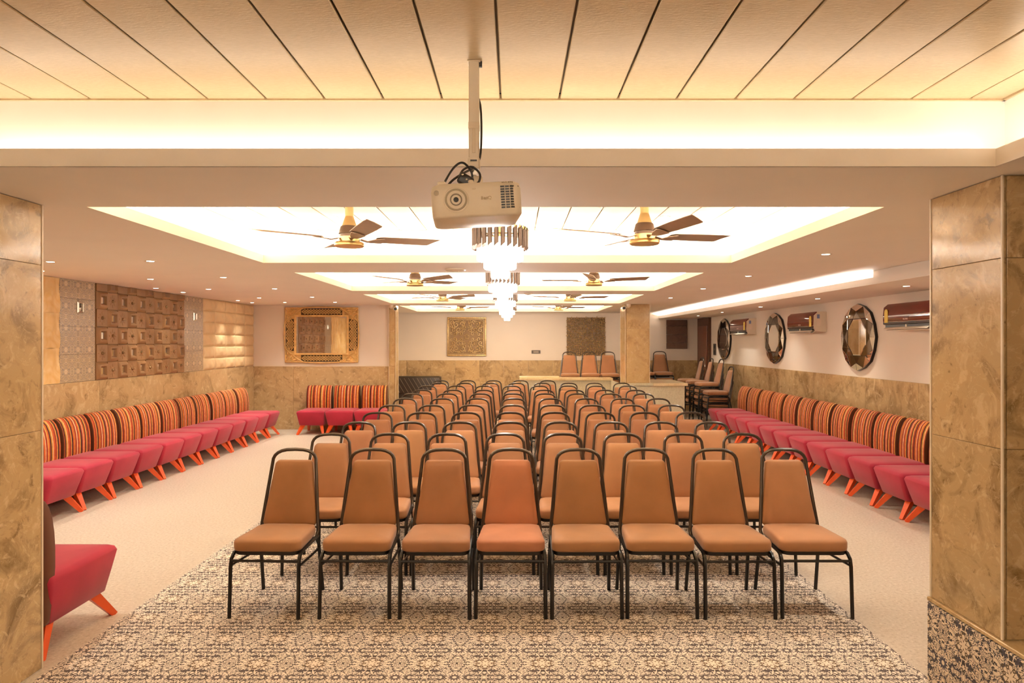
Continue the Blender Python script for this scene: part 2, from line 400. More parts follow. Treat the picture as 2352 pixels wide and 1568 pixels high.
def wall(name, x0, x1, y0, y1, z1=2.76):
    o = MB().box(x0, x1, y0, y1, 0, z1).build(name, WALLP, smooth=0); tag(o, kind='structure'); return o
WLt = wall('wall_left', XL-.1, XL, YF, YM); slabs(WLt, 'Y', XL, YF, YM-.001, 0, ZW, 1.2, .025, MARBLE)
WRt = wall('wall_right', XR, XR+.1, YF, YB); slabs(WRt, 'Y', XR, YF, 15.88, 0, ZW, 1.2, -.025, MARBLE)
WMi = wall('wall_mirror', XL-.1, -2.42, YM, YM+.25)
slabs(WMi, 'X', YM, XL+.026, -2.42, 0, ZW, 1.25, -.025, MARBLE, off=.77)
WBk = wall('wall_back', -3.35, XR+.1, YB, YB+.1); slabs(WBk, 'X', YB, -3.25, XR-.03, 0, ZW+.01, .62, -.025, MARBLE)
wall('wall_recess', -3.35, -3.25, YM+.25, YB)
wall('wall_front', XL-.1, XR+.1, YF-.1, YF)
tr1 = MB().box(XL+.026, -2.42, YM-.032, YM-.0255, ZW-.012, ZW+.004).build('trim_1', EDGE, smooth=0); tag(tr1, kind='structure')

def pillar(label, x0, x1, y0, y1, z0, joints, mat, edge=True):
    p = thing('marble_pillar', label, 'pillar', ((x0+x1)/2, (y0+y1)/2, 0))
    cx, cy = (x0+x1)/2, (y0+y1)/2; hx, hy = (x1-x0)/2, (y1-y0)/2; th = .02
    MB().box(-hx+th, hx-th, -hy+th, hy-th, z0, ZS-.002).build('core', COREM, p, smooth=0)
    zz = [z0]+joints+[ZS-.002]
    for a, b in zip(zz[:-1], zz[1:]):
        a += .001; b -= .001; h = (b-a)/2; zc = (a+b)/2
        for s in (-1, 1):
            MB().box(-th/2, th/2, -hy+.006, hy-.006, -h, h, .0015).build('marble_slab', mat, p, (s*(hx-th/2), 0, zc), smooth=20)
            MB().box(-hx+th+.001, hx-th-.001, -th/2, th/2, -h, h, .0015).build('marble_slab', mat, p, (0, s*(hy-th/2), zc), smooth=20)
    if edge:
        for sx in (-1, 1):
            for sy in (-1, 1):
                MB().box(sx*hx-.004, sx*hx+.004, sy*hy-.006, sy*hy+.006, z0, ZS-.002, .0015).build('edge_strip', EDGE, p, smooth=20)
    return p
pillar('near tan marble pillar behind the single red chair', -3.20, -2.46, 2.85, 3.56, 0, [1.24, 2.1], MARBLE_P)
pr = pillar('near tan marble pillar standing on a patterned plinth', 2.09, 2.85, 2.92, 3.42, .425, [1.24, 2.06], MARBLE_P)
pillar('pale polished marble column rising from the bar counter', 2.11, 2.57, 12.90, 13.50, 0, [.935, 1.95], GOLDMARBLE)
pillar('narrow pale marble pier ending the mirror wall', -2.42, -2.29, 13.24, 13.55, 0, [1.235], GOLDMARBLE)
pl = thing('pillar_plinth', 'low plinth clad in blue-black arabesque cloth under the near marble pillar', 'plinth', (0, 0, 0))
MB().box(2.095, 2.87, 1.2, 3.42, 0, .405).build('plinth_core', COREM, pl, smooth=0)
MB().box(2.075, 2.095, 1.2, 3.425, .0, .40, .002).build('patterned_skirting', SKIRT, pl, smooth=0)
MB().box(2.075, 2.88, 1.2, 3.43, .405, .424, .003).build('marble_ledge', GOLDMARBLE, pl, smooth=20)

# ------------------------------------------------------------------ banquet chairs
def rrect(w0, w1, y0, y1, r, n=5):
    """rounded trapezoid outline: width w0 at y0, w1 at y1"""
    pts = []
    cs = [(w1/2, y1, 0), (-w1/2, y1, 90), (-w0/2, y0, 180), (w0/2, y0, 270)]
    for x, y, a in cs:
        cx = x-math.copysign(r, x); cy = y-(r if y == y1 else -r)
        for i in range(n+1):
            th = math.radians(a+90*i/n); pts.append((cx+r*math.cos(th), cy+r*math.sin(th)))
    return pts
def inset(pts, d):
    cx = sum(p[0] for p in pts)/len(pts); cy = sum(p[1] for p in pts)/len(pts)
    ex = max(p[0] for p in pts)-cx; ey = max(p[1] for p in pts)-cy
    return [(cx+(x-cx)*(1-d/ex), cy+(y-cy)*(1-d/ey)) for x, y in pts]

ch = thing('banquet_chair', 'x', 'chair'); 
o = rrect(.425, .385, -.235, .185, .055)
m = MB(); m.rings([[(x, y, z+(.006*max(0, 1-((y+.02)/.2)**2) if z > .46 else 0)) for x, y in inset(o, d)] for d, z in ((.014, .398), (.002, .405), (0, .42), (0, .450), (.006, .463), (.03, .471), (.09, .474), (.19, .475))])
m.build('seat', BROWN, ch, smooth=60)
o2 = rrect(.40, .36, -.225, .175, .05, 3)
MB().rings([[(x, y, z) for x, y in o2] for z in (.378, .398)]).build('seat_pan', BLACK, ch)
def bp(u, v):            # back plane: u across, v height, leaning
    return u, .185+(v-.44)*.21, v
m = MB(); rr = []
def padoutline(d):
    pts = []
    for x, z in rrect(.365-2*d, .262-2*d, .455+d, .878-d, .028): pts.append((x, z))
    return pts
for d, off in ((.012, -.004), (.0, .004), (0, .022), (.006, .030), (.03, .036), (.08, .038)):
    rr.append([(x, bp(x, z)[1]+.022-off*1.25, z-off*.2) for x, z in padoutline(d)])
m.rings(rr); m.build('backrest', BROWN, ch, smooth=60)
path = [(-.196, .150, .395)]
path += [(-.196+.044*(k/6), bp(0, .42+.43*k/6)[1], .42+.43*k/6) for k in range(7)]
for k in range(1, 12):
    a = PI-PI*k/12; cx = math.copysign(abs(math.cos(a))**.72, math.cos(a)); cz = abs(math.sin(a))**.72
    path.append((.152*cx, bp(0, .85+.099*cz)[1], .85+.099*cz))
path += [(.196-.044*(k/6), bp(0, .42+.43*k/6)[1], .42+.43*k/6) for k in range(6, -1, -1)]+[(.196, .150, .395)]
MB().tube(path, .0118, 8).build('back_frame', BLACK_SHEEN, ch)
for s in (-1, 1):
    MB().tube([(s*.199, .16, .392), (s*.207, -.15, .388), (s*.209, -.20, .380), (s*.211, -.228, .355), (s*.212, -.238, .31), (s*.214, -.252, 0)], .0125, 6).build('leg', BLACK, ch)
    MB().tube([(s*.192, .10, .39), (s*.196, .155, .375), (s*.199, .185, .33), (s*.206, .248, 0)], .0125, 6).build('leg', BLACK, ch)
    MB().bar((s*.214, -.238, .315), (s*.200, .19, .30), .008, .008, 6).build('side_brace', BLACK, ch)
MB().bar((-.211, -.234, .345), (.211, -.234, .345), .0085, .0085, 6).build('stretcher', BLACK, ch)
chair_used = [False]
def place_chair(x, y, z, rz, label, group, tint):
    if chair_used[0]: c = copy_tree(ch)
    else: c = ch; chair_used[0] = True
    c.location = (x, y, z); c.rotation_euler = (0, 0, rz); c['label'] = label; c['group'] = group
    for k in c.children: k.color = (*tint, 1)
    return c
ROWD = [4.73, 5.51, 6.31, 7.17, 8.0, 8.92, 9.77, 10.5, 11.5, 12.3, 13.1]
ROWX = [[-1.522, -.975, -.480, -.019, .445, .912, 1.384, 1.861],
        [-1.468, -.985, -.53, -.07, .383, .878, 1.362, 1.837],
        [-1.408, -.95, -.50, -.036, .422, .883, 1.362, 1.818],
        [-1.416, -.96, -.503, -.04, .43, .91, 1.366, 1.852],
        [-1.418, -.96, -.495, -.005, .449, .921, 1.386, 1.842],
        [-1.421, -.931, -.48, 0, .48, .95, 1.421, 1.882],
        [-1.45, -.951, -.476, 0, .455, .898, 1.392, 1.852],
        [-1.411, -.936, -.451, -.007, .468, .936, 1.401, 1.872],
        [-1.45, -.957, -.48, -.045, .416, .911, 1.392, 1.921],
        [-1.328, -.867, -.412, .03, .48, 1.0, 1.441, 1.945],
        [-1.401, -.882, -.392, .127, .647]]
for xs in ROWX:            # keep neighbours from touching
    for _ in range(60):
        for i in range(len(xs)-1):
            g = .464-(xs[i+1]-xs[i])
            if g > 0: xs[i] -= g/2; xs[i+1] += g/2
for r, (d, xs) in enumerate(zip(ROWD, ROWX)):
    for i, x in enumerate(xs):
        rz = random.uniform(-.008, .008)+(-.035 if (r == 0 and i == 0) else 0)
        k = random.uniform(.9, 1.08); tint = (k, k*random.uniform(.95, 1.03), k*random.uniform(.94, 1.06))
        if r == 0 and i == 3: tint = (1.18, 1.0, 1.12)
        row = 'front row' if r == 0 else ('rearmost row' if r == 10 else ordinal(r)+' row from the front')
        place_chair(x, d-.30+random.uniform(-.012, .012), .0082, rz, f'brown padded banquet chair, {ordinal(i)} from the left in the {row}', 'brown banquet chairs set out in rows', tint)
def stack(x, y, rz, n, where, group):
    for k in range(n):
        pos = 'on top of' if k == n-1 else (ordinal(n-1-k)+' from the top of' if n-1-k > 0 else '')
        pos = 'topmost in' if k == n-1 else ordinal(n-1-k)+' from the top in'
        t_ = random.uniform(.85, 1.05)
        place_chair(x+random.uniform(-.012, .012), y+random.uniform(-.012, .012), k*.13, rz+random.uniform(-.03, .03), f'brown banquet chair {pos} {where}', group, (t_, t_*.98, t_*.97))
G1 = 'brown chairs stacked beside the right wall'; G2 = 'brown chairs stacked behind the bar counter'
stack(4.02, 13.50, -PI/2, 3, 'the stack next to the last red chair', G1)
stack(4.02, 14.16, -PI/2, 4, 'the second stack along the right wall', G1)
stack(4.02, 14.84, -PI/2, 4, 'the third stack along the right wall', G1)
stack(3.98, 15.50, -PI/2, 4, 'the stack nearest the wooden door', G1)
for i, px in enumerate((1.26, 1.72, 2.15)):
    stack(px, 15.35, 0, 5, ['the left stack behind the counter', 'the middle stack behind the counter', 'the stack just left of the pale column'][i], G2)
stack(3.08, 16.1, 0, 5, 'the stack just right of the pale column', G2)
stack(3.52, 16.2, 0, 5, 'the stack below the dark wood panel', G2)

# ------------------------------------------------------------------ red lounge chairs
lc = thing('lounge_chair', 'x', 'chair')
rr = []
for z, hw, yf, yr, ins in ((.165, .222, -.262, .27, .012), (.175, .226, -.270, .28, 0), (.30, .244, -.312, .29, 0), (.405, .258, -.345, .30, 0), (.428, .258, -.345, .30, .010), (.440, .258, -.345, .30, .035), (.446, .258, -.345, .30, .10), (.448, .258, -.345, .30, .2)):
    rr.append([(x, y, z) for x, y in inset(rrect(hw*2, hw*2, yf, yr, .035, 4), ins)])
MB().rings(rr).build('seat', RED, lc, smooth=50)
prof = [(.338, .17), (.27, .18), (.228, .40), (.220, .47), (.220, .58), (.228, .67), (.245, .75), (.272, .815), (.306, .855), (.338, .866), (.362, .850), (.372, .81), (.368, .74), (.350, .50)]
rr = []
cy = sum(p[0] for p in prof)/len(prof); cz = sum(p[1] for p in prof)/len(prof)
for x, sc in ((-.240, .86), (-.236, .95), (-.222, 1), (.222, 1), (.236, .95), (.240, .86)):
    rr.append([(x, cy+(a-cy)*sc, cz+(b-cz)*(1-(1-sc)*.45)) for a, b in prof])
MB().rings(rr).build('back_cushion', STRIPE, lc, smooth=50)
for s in (-1, 1):
    MB().bar((s*.165, -.195, .18), (s*.235, -.325, 0), .042, .024).build('leg', ORANGE, lc, smooth=0)
    MB().bar((s*.185, .23, .19), (s*.215, .315, 0), .042, .026).build('leg', ORANGE, lc, smooth=0)
lc_used = [False]
def place_lounge(x, y, rz, label, group):
    if lc_used[0]: c = copy_tree(lc)
    else: c = lc; lc_used[0] = True
    c.location = (x, y, 0); c.rotation_euler = (0, 0, rz); c['label'] = label; c['group'] = group
    k = random.uniform(.93, 1.07)
    for q in c.children: q.color = (k, k, k, 1)
for k in range(12):
    place_lounge(-4.655+random.uniform(-.008, .008), 6.61+.52*k, PI/2, f'red lounge chair with striped back, {ordinal(k)} from the near pillar along the left wall', 'red lounge chairs along the left wall')
for k in range(13):
    place_lounge(4.04+random.uniform(-.008, .008), 6.22+.545*k, -PI/2, f'red lounge chair with striped back, {ordinal(k)} from the near pillar along the right wall', 'red lounge chairs along the right wall')
for k in range(3):
    place_lounge(-3.72+.525*k, 12.80, 0, ['left', 'middle', 'right'][k]+' one of three red lounge chairs under the carved mirror', 'red lounge chairs under the carved mirror')
place_lounge(-2.735, 3.945, PI, 'single red lounge chair tucked behind the near marble pillar', 'red lounge chair by the pillar')

# ------------------------------------------------------------------ recessed spotlights
dl_ring = MB().lathe([(.030, 0), (.046, -.003), (.052, 0), (.052, .004), (.030, .004)], 16).mesh('trim_ring', WHITEP)
dl_lens = MB().lathe([(.031, -.001), (.031, .003)], 16).mesh('lens', LENS)
def downlight(x, y, z, label, energy=None, angle=110, group='recessed ceiling spotlights'):
    d = thing('downlight', label, 'spotlight', (x, y, z), 0, group)
    link('trim_ring', dl_ring, d); link('lens', dl_lens, d)
    l = bpy.data.lights.new('downlight_lamp', 'SPOT'); l.energy = energy if energy is not None else E_DOWN; l.color = WARM
    l.spot_size = math.radians(angle); l.spot_blend = .8; l.shadow_soft_size = .04
    lo = bpy.data.objects.new('downlight_lamp', l); COL.objects.link(lo); lo.parent = d; lo.location = (0, 0, -.012)
for i, y in enumerate((12.3, 10.9, 9.19, 7.57, 6.05, 4.4)):
    downlight(-3.22, y, ZS, f'ceiling spotlight, {ordinal(i)} from the mirror wall in the row beside the trays, left')
for i, y in enumerate((12.35, 11.1, 9.26, 7.78, 6.1, 4.5)):
    downlight(-4.14, y, ZS, f'ceiling spotlight, {ordinal(i)} from the mirror wall in the row above the left red chairs')
for i, (y, e) in enumerate(((12.45, 36), (11.8, 36), (9.85, 16), (9.1, 16), (6.88, 22), (6.3, 22))):
    downlight(-4.77, y, ZS, f'ceiling spotlight, {ordinal(i)} from the mirror wall in the row against the left wall', e, 75)
for i, y in enumerate((11.1, 9.19, 7.42, 5.58, 3.9)):
    downlight(2.55, y, ZS, f'ceiling spotlight, {ordinal(i)} from the pale column in the row right of the trays')
for i, y in enumerate((15.0, 13.26, 11.2, 9.1, 7.04, 5.1)):
    downlight(4.05, y, ZR, f'ceiling spotlight, {ordinal(i)} from the back wall in the low soffit above the right red chairs', E_DOWN*.62)
for i, x in enumerate((-1.5, 1.25)):
    downlight(x, 5.65, ZU, ['ceiling spotlight in the plank tray above the left fan', 'ceiling spotlight in the plank tray above the right fan'][i], E_DOWN*.8)
for i, x in enumerate((-1.3, 0.0, 1.1)):  # added spots out of view above the camera, front fill light
    downlight(x, 1.0, ZU, 'added out-of-view ceiling spotlight in the nearest plank tray, '+['left', 'middle', 'right'][i], E_DOWN*.9, 130)

# ------------------------------------------------------------------ ceiling fans
def fan(x, y, a, label):
    f = thing('ceiling_fan', label, 'fan', (x, y, ZU), 0, 'four-bladed ceiling fans in the trays')
    link('down_rod', FM[0], f); link('cone', FM[1], f); link('motor', FM[2], f); link('hub', FM[3], f); link('canopy', FM[7], f)
    for k in range(4):
        b = link('blade', FM[4], f, (0, 0, -.292), (0, 0, a+k*PI/2)); link('bracket', FM[5], b); link('screw_row', FM[6], b)
bl = MB(); sec = []
for xr, wd, dz in ((.19, .085, 0), (.22, .11, .002), (.40, .125, .006), (.60, .13, .010), (.645, .122, .011)):
    off = (.03 if xr > .6 else 0); ring = []
    for yy, zz in ((-wd/2, .5), (0, .9), (wd/2, .5), (wd/2, -.1), (0, .3), (-wd/2, -.1)):
        ring.append((xr-(off if yy > 0 else 0)+(off if yy < 0 else 0), yy*.97, dz-yy*.22+zz*.006))
    sec.append(ring)
bl.rings(sec)
br = MB().rings([[(xr, yy*wd, zz*.006-yy*wd*.2*tw+dz) for yy, zz in ((-.5, -.5), (.5, -.5), (.5, .5), (-.5, .5))] for xr, wd, tw, dz in ((.08, .05, 0, -.004), (.13, .04, .3, -.016), (.17, .075, .8, -.010), (.245, .10, 1, -.004), (.255, .06, 1, -.004))])
FM = [MB().lathe([(.03, 0), (.03, -.14)], 16).mesh('down_rod', GOLDPAINT), MB().lathe([(.03, -.135), (.053, -.205), (.053, -.21)], 24).mesh('cone', GOLDPAINT),
      MB().lathe([(.056, -.205), (.063, -.212), (.074, -.255), (.076, -.262), (.069, -.264), (.069, -.285)], 24).mesh('motor', FANBR),
      MB().lathe([(.066, -.282), (.074, -.284), (.074, -.318), (.100, -.322), (.106, -.330), (.106, -.346), (.098, -.354), (.03, -.357)], 32).mesh('hub', GOLD),
      bl.mesh('blade', BLADE), br.mesh('bracket', BLADE),
      MB().box(.205, .212, -.03, -.02, -.002, .004).box(.205, .212, .02, .03, -.012, -.006).mesh('screw_row', DARKP), MB().lathe([(.0, 0), (.055, 0), (.05, -.03), (.032, -.05)], 20).mesh('canopy', GOLDPAINT)]
for x, y, a, lab in ((-1.18, 4.90, 27.5, 'ceiling fan nearest the camera, left of the projector'), (.915, 4.78, 19, 'ceiling fan nearest the camera, right of the projector'),
                     (-1.20, 8.30, 48, 'left ceiling fan in the second lit tray'), (.97, 8.25, -13, 'right ceiling fan in the second lit tray'),
                     (-1.19, 11.40, 60, 'left ceiling fan in the third lit tray'), (.94, 11.40, 8, 'right ceiling fan in the third lit tray'),
                     (-1.16, 14.75, 12, 'left ceiling fan in the rearmost lit tray'), (.97, 14.75, 20, 'right ceiling fan in the rearmost lit tray')):
    fan(x, y, math.radians(a), lab)

# ------------------------------------------------------------------ chandeliers
n = 14
tubeM = MB(); ring0 = []; ring1 = []
for j in range(n):
    c_, s_ = math.cos(2*PI*j/n), math.sin(2*PI*j/n)
    ring1.append((.0165*c_, .0165*s_, .068+.016*c_)); ring0.append((.0165*c_, .0165*s_, -.062+.016*c_))
tubeM.rings([ring0, ring1]); CT = tubeM.mesh('dark_tube', simple('smoked_tube', (.10, .062, .045), .3, .4))
CF = MB().lathe([(.005, .05), (.005, .088)], 8).mesh('brass_tip', GOLD); 
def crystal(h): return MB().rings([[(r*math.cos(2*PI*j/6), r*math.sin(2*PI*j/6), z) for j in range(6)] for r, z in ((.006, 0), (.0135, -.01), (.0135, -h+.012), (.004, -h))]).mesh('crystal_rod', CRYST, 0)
C1, C2, C3 = crystal(.16), crystal(.15), crystal(.14)
RINGM = [MB().tube([(r*math.cos(2*PI*j/32), r*math.sin(2*PI*j/32), 0) for j in range(32)], .005, 6, True).mesh('ring', GOLD) for r in (.178, .15, .10, .05)]
STEM = MB().lathe([(.05, ZU-2.45), (.05, ZU-2.47), (.012, ZU-2.485), (.012, 0)], 12).mesh('stem', GOLD)
SPOKE = MB().box(-.18, .18, -.004, .004, -.004, .004).box(-.004, .004, -.18, .18, -.004, .004).mesh('spoke', GOLD)
def chandelier(x, y, label):
    c = thing('chandelier', label, 'chandelier', (x, y, 2.45), 0, 'tiered crystal chandeliers')
    link('stem', STEM, c); link('spoke', SPOKE, c)
    for mm, z in zip(RINGM, (.02, 0, -.06, -.13)): link('ring', mm, c, (0, 0, z))
    for k in range(26):
        a = 2*PI*k/26; tb = link('dark_tube', CT, c, (.192*math.cos(a), .192*math.sin(a), 0), (0, 0, a+PI*.5)); link('brass_tip', CF, tb)
    for cm, cnt, r, z in ((C1, 30, .158, .0), (C2, 22, .108, -.07), (C3, 12, .056, -.15)):
        for k in range(cnt):
            a = 2*PI*(k+.5)/cnt; link('crystal_rod', cm, c, (r*math.cos(a), r*math.sin(a), z))
    l = bpy.data.lights.new('chandelier_lamp', 'POINT'); l.energy = E_CHAND; l.color = COOL; l.shadow_soft_size = .16
    lo = bpy.data.objects.new('chandelier_lamp', l); COL.objects.link(lo); lo.parent = c; lo.location = (0, 0, -.42)
for x, y, lab in ((-.10, 5.0, 'crystal chandelier nearest the camera, below the projector'), (-.13, 8.1, 'second crystal chandelier from the camera, partly behind the first'),
                  (-.14, 11.4, 'third crystal chandelier from the camera'), (-.145, 14.8, 'rearmost crystal chandelier, nearest the back wall')):
    chandelier(x, y, lab)

# ------------------------------------------------------------------ projector
PX, PY, PZ = -.135, 2.42, 2.185
pj = thing('projector', 'white ceiling projector hanging from a pole with looped black cables', 'projector', (PX, PY, PZ))
R = Matrix.Rotation(math.radians(-3.8), 4, 'Y') @ Matrix.Rotation(math.radians(5), 4, 'Z')
rr = []
for z, ins, fx in ((-.062, .012, 0), (-.0595, .005, 0), (-.054, .001, 0), (-.02, 0, 0), (.03, 0, 0), (.047, .004, 0), (.054, .014, 0), (.056, .03, 0)):
    rr.append([R @ Vector((x, y, z)) for x, y in inset(rrect(.306, .300, -.12, .12, .03, 5), ins)])
MB().rings(rr).build('body', WHITEP, pj, smooth=50)
RX = R @ Matrix.Translation((-.070, -.118, -.004)) @ Matrix.Rotation(PI/2, 4, 'X') @ Matrix.Scale(.78, 4)
ls = MB().lathe([(.046, -.02), (.048, .008), (.046, .012), (.043, .010), (.026, -.004)], 32, M=RX).build('lens_collar', simple('grey_collar', (.46, .38, .26), .4), pj)
MB().lathe([(.026, -.01), (.0265, .010), (.024, .012), (.020, .006), (.018, -.002)], 28, M=RX).build('lens_ring', simple('lens_grey', (.30, .24, .17), .35), ls)
MB().lathe([(.0185, -.004), (.018, .004), (.009, .008)], 24, M=RX).build('lens', simple('lens_black', (.008, .006, .005), .35), ls)
MB().lathe([(.052, -.005), (.056, .003), (.052, .007), (.048, .007)], 32, M=RX).build('lens_hood', WHITEP, ls)
MB().lathe([(.009, .0), (.009, .0035)], 16, M=R @ Matrix.Translation((-.134, -.116, .022)) @ Matrix.Rotation(PI/2, 4, 'X')).build('infrared_window', simple('ir_brown', (.35, .25, .13), .3), pj)
for r_ in range(9):
    for c_ in range(4):
        x = .088+.0165*c_; z = .034-.0088*r_
        yy = -.1185 if x < .122 else (-.1185+(x-.122)*.55)
        MB().box(-.0065, .0065, -.003, .003, -.0027, .0027, M=R @ Matrix.Translation((x, yy, z)) @ Matrix.Rotation(.0 if x < .12 else .5, 4, 'Z')).build('vent_slot', DARKP, pj, smooth=0)
for c_ in range(6): MB().box(-.0012, .0012, -.004, .004, -.004, .004, M=R @ Matrix.Translation((.09+.006*c_+(.003 if c_ > 2 else 0), -.112, .0475))).build('vent_slot', simple('slot_brown', (.2, .14, .08), .6) if c_ == 0 else bpy.data.materials['slot_brown'], pj, smooth=0)
MB().lathe([(.009, 0), (.009, .012), (.006, .014)], 16, M=R @ Matrix.Translation((-.015, -.085, .054))).build('focus_knob', WHITEP, pj)
MB().box(-.04, .12, -.06, .08, .054, .062, .004, M=R).build('top_plate', WHITEP, pj)
MB().box(-.13, -.10, -.09, -.06, .05, .068, .004, M=R).build('top_clip', WHITEP, pj)
tx = text('lettering', 'BenQ', .0155, TEXTP, pj, (0, 0, 0), (0, 0, 0)); tx.matrix_local = R @ Matrix.Translation((.032, -.1212, -.002)) @ Matrix.Rotation(PI/2, 4, 'X')
tx = text('lettering', 'DLP', .007, TEXTP, pj, (0, 0, 0), (0, 0, 0)); tx.matrix_local = R @ Matrix.Translation((-.008, -.1212, .030)) @ Matrix.Rotation(PI/2, 4, 'X')
px_, py_ = -.012, .11           # pole axis relative to projector
MB().box(px_-.019, px_+.019, py_-.019, py_+.019, .19, ZU-PZ, .003).build('pole', WHITEP, pj)
MB().box(px_-.006, px_+.006, py_-.0215, py_-.018, .21, .30, .001).build('pole_slot', EDGE, pj)
MB().box(px_-.0205, px_+.0205, py_-.0205, py_+.0205, .30, .325, .002).build('pole_joint', EDGE, pj)
MB().box(px_-.022, px_+.022, py_-.026, py_+.026, .150, .192, .003).build('pole_clamp', WHITEP, pj)
MB().box(px_-.012, px_+.012, py_-.0275, py_-.025, .178, .183).build('clamp_slot', DARKP, pj)
MB().box(px_-.010, px_+.010, py_-.012, py_+.012, .122, .152).build('swivel', CHROME, pj)
MB().box(px_-.004, px_+.032, py_-.024, py_+.024, .05, .125, .004).build('bracket', WHITEP, pj)
MB().box(px_+.019, px_+.03, py_-.012, py_+.0, ZU-PZ-.02, ZU-PZ, .001).build('pole_bolt', DARKP, pj)
MB().box(px_-.024, px_+.024, py_-.024, py_+.024, ZU-PZ-.004, ZU-PZ, .001).build('ceiling_plate', WHITEP, pj)
def smoothpath(pts, k=5):
    P = [Vector(p) for p in pts]; out = []
    for i in range(len(P)-1):
        p0, p1, p2, p3 = P[max(i-1, 0)], P[i], P[i+1], P[min(i+2, len(P)-1)]
        for j in range(k):
            t_ = j/k; out.append(.5*((2*p1)+(-p0+p2)*t_+(2*p0-5*p1+4*p2-p3)*t_*t_+(-p0+3*p1-3*p2+p3)*t_**3))
    return out+[P[-1]]
for pts in ([(-.12, .0, .05), (-.105, -.01, .085), (-.075, 0, .135), (-.045, .0, .15), (-.018, .01, .125), (-.012, .01, .095)],
            [(-.06, .01, .10), (-.045, .02, .13), (-.015, .03, .143), (.012, .03, .12), (.012, .02, .09), (-.006, .01, .07)],
            [(-.115, .01, .052), (-.085, .01, .088), (-.05, .03, .118), (-.01, .09, .16), (.012, .125, .22), (.010, .135, .40), (-.022, .13, .46)]):
    MB().tube(smoothpath(pts), .0042, 7).build('cable', DARKP, pj)
Rp = Matrix.Translation((-.035, -.01, .085)) @ Matrix.Rotation(.5, 4, 'Y')
MB().box(-.027, .027, -.014, .014, -.02, .02, .008, 2, M=Rp).build('plug', DARKP, pj, smooth=60)
for dx in (-.014, .006):
    MB().lathe([(.0035, 0), (.0035, .02), (.002, .022)], 10, M=Rp @ Matrix.Translation((dx, -.012, .006-dx*.4)) @ Matrix.Rotation(math.radians(105), 4, 'X')).build('plug_pin', CHROME, pj)

# smoke detectors on the beams
def detector(x, y, label, r):
    d = thing('smoke_detector', label, 'detector', (x, y, ZS), 0, 'ceiling detectors')
    MB().lathe([(r, 0), (r, -.010), (r*.9, -.018), (r*.5, -.024)], 24).build('housing', WHITEP, d); MB().lathe([(r*.35, -.022), (r*.3, -.030)], 16).build('sensor', WHITEP, d)
detector(-.57, 6.70, 'flat white disc detector on the beam behind the first fans', .10)
detector(.21, 10.0, 'small white smoke detector on the beam beside the chandeliers', .06)

# ------------------------------------------------------------------ left wall decor
zt, zb = ZS-.002, ZW+.002
def tile_panel(y0, y1, label):
    p = thing('mirror_tile_panel', label, 'wall panel', (XL, (y0+y1)/2, zb))
    T = (y1-y0)/10; H = .216
    MB().box(0, .012, -(y1-y0)/2, (y1-y0)/2, 0, zt-zb).build('backing', TILEBR, p, smooth=0)
    def frame_tile(h):
        m = MB(); w_ = T/2-.002; hh = h/2-.002
        def R_(d, x, hq=None): return [(x, -w_+d, -hh+d), (x, w_-d, -hh+d), (x, w_-d, hh-d), (x, -w_+d, hh-d)]
        m.rings([R_(0, .0), R_(0, .008), R_(.006, .012), R_(.028, .040), R_(.036, .043), R_(.050, .040), R_(.066, .018), R_(.067, .012)])
        return m.mesh('frame_tile', TILEBR, 35)
    def boss_tile(h):
        m = MB(); w_ = T/2-.002; hh = h/2-.002
        m.rings([[(x, -w_+d, -hh+d), (x, w_-d, -hh+d), (x, w_-d, hh-d), (x, -w_+d, hh-d)] for d, x in ((0, 0), (0, .014), (.003, .017))])
        for k in range(8):
            a = k*PI/4; L = .062 if k % 2 == 0 else .05
            c = Vector((.017, math.cos(a)*L, math.sin(a)*L)); e1 = Vector((0, math.cos(a), math.sin(a))); e2 = Vector((0, -math.sin(a), math.cos(a)))
            m.rings([[c+e1*.026*s*math.cos(q*PI/4)+e2*.013*s*math.sin(q*PI/4)+Vector((hx, 0, 0)) for q in range(8)] for s, hx in ((1, -.002), (.8, .002), (.3, .004))])
        return m.mesh('boss_tile', TILEBR, 35)
    knob = MB().lathe([(.020, 0), (.020, .006), (.014, .014), (.006, .019)], 14, M=Matrix.Rotation(PI/2, 4, 'Y')).mesh('boss', simple('boss_bronze', (.30, .18, .08), .25, .7) if 'boss_bronze' not in bpy.data.materials else bpy.data.materials['boss_bronze'])
    FT, BT = frame_tile(H), boss_tile(H); mir = MB().box(-.002, .002, -(T/2-.068), T/2-.068, -(H/2-.068), H/2-.068, .001).mesh('mirror_inset', MIRROR, 0)
    rows = [(k*H, H) for k in range(5)]; rest = zt-zb-5*H
    top = MB().box(0, .017, -T/2+.002, T/2-.002, -rest/2+.002, rest/2-.002, .004).mesh('cut_tile', TILEBR, 35)
    def R2(d, x): return [(x, -T/2+.002+d, -rest/2+.002+min(d, .03)), (x, T/2-.002-d, -rest/2+.002+min(d, .03)), (x, T/2-.002-d, rest/2-.001), (x, -T/2+.002+d, rest/2-.001)]
    top2 = MB().rings([R2(0, 0), R2(0, .008), R2(.006, .012), R2(.028, .040), R2(.04, .041), R2(.06, .02)]).mesh('cut_tile', TILEBR, 35)
    for i in range(10):
        y = -(y1-y0)/2+T*(i+.5)
        for r in range(5):
            o = link('tile', FT if (i+r) % 2 == 0 else BT, p, (.012, y, H*(r+.5)))
            if (i+r) % 2 == 0: link('mirror_inset', mir, o, (.013, 0, 0))
            else: link('boss', knob, o, (.017, 0, 0))
        link('tile', top2 if (i+5) % 2 == 0 else top, p, (.012, y, 5*H+rest/2))
tile_panel(8.27, 10.47, 'brown leathery relief panel with mirror squares and flower bosses on the left wall')
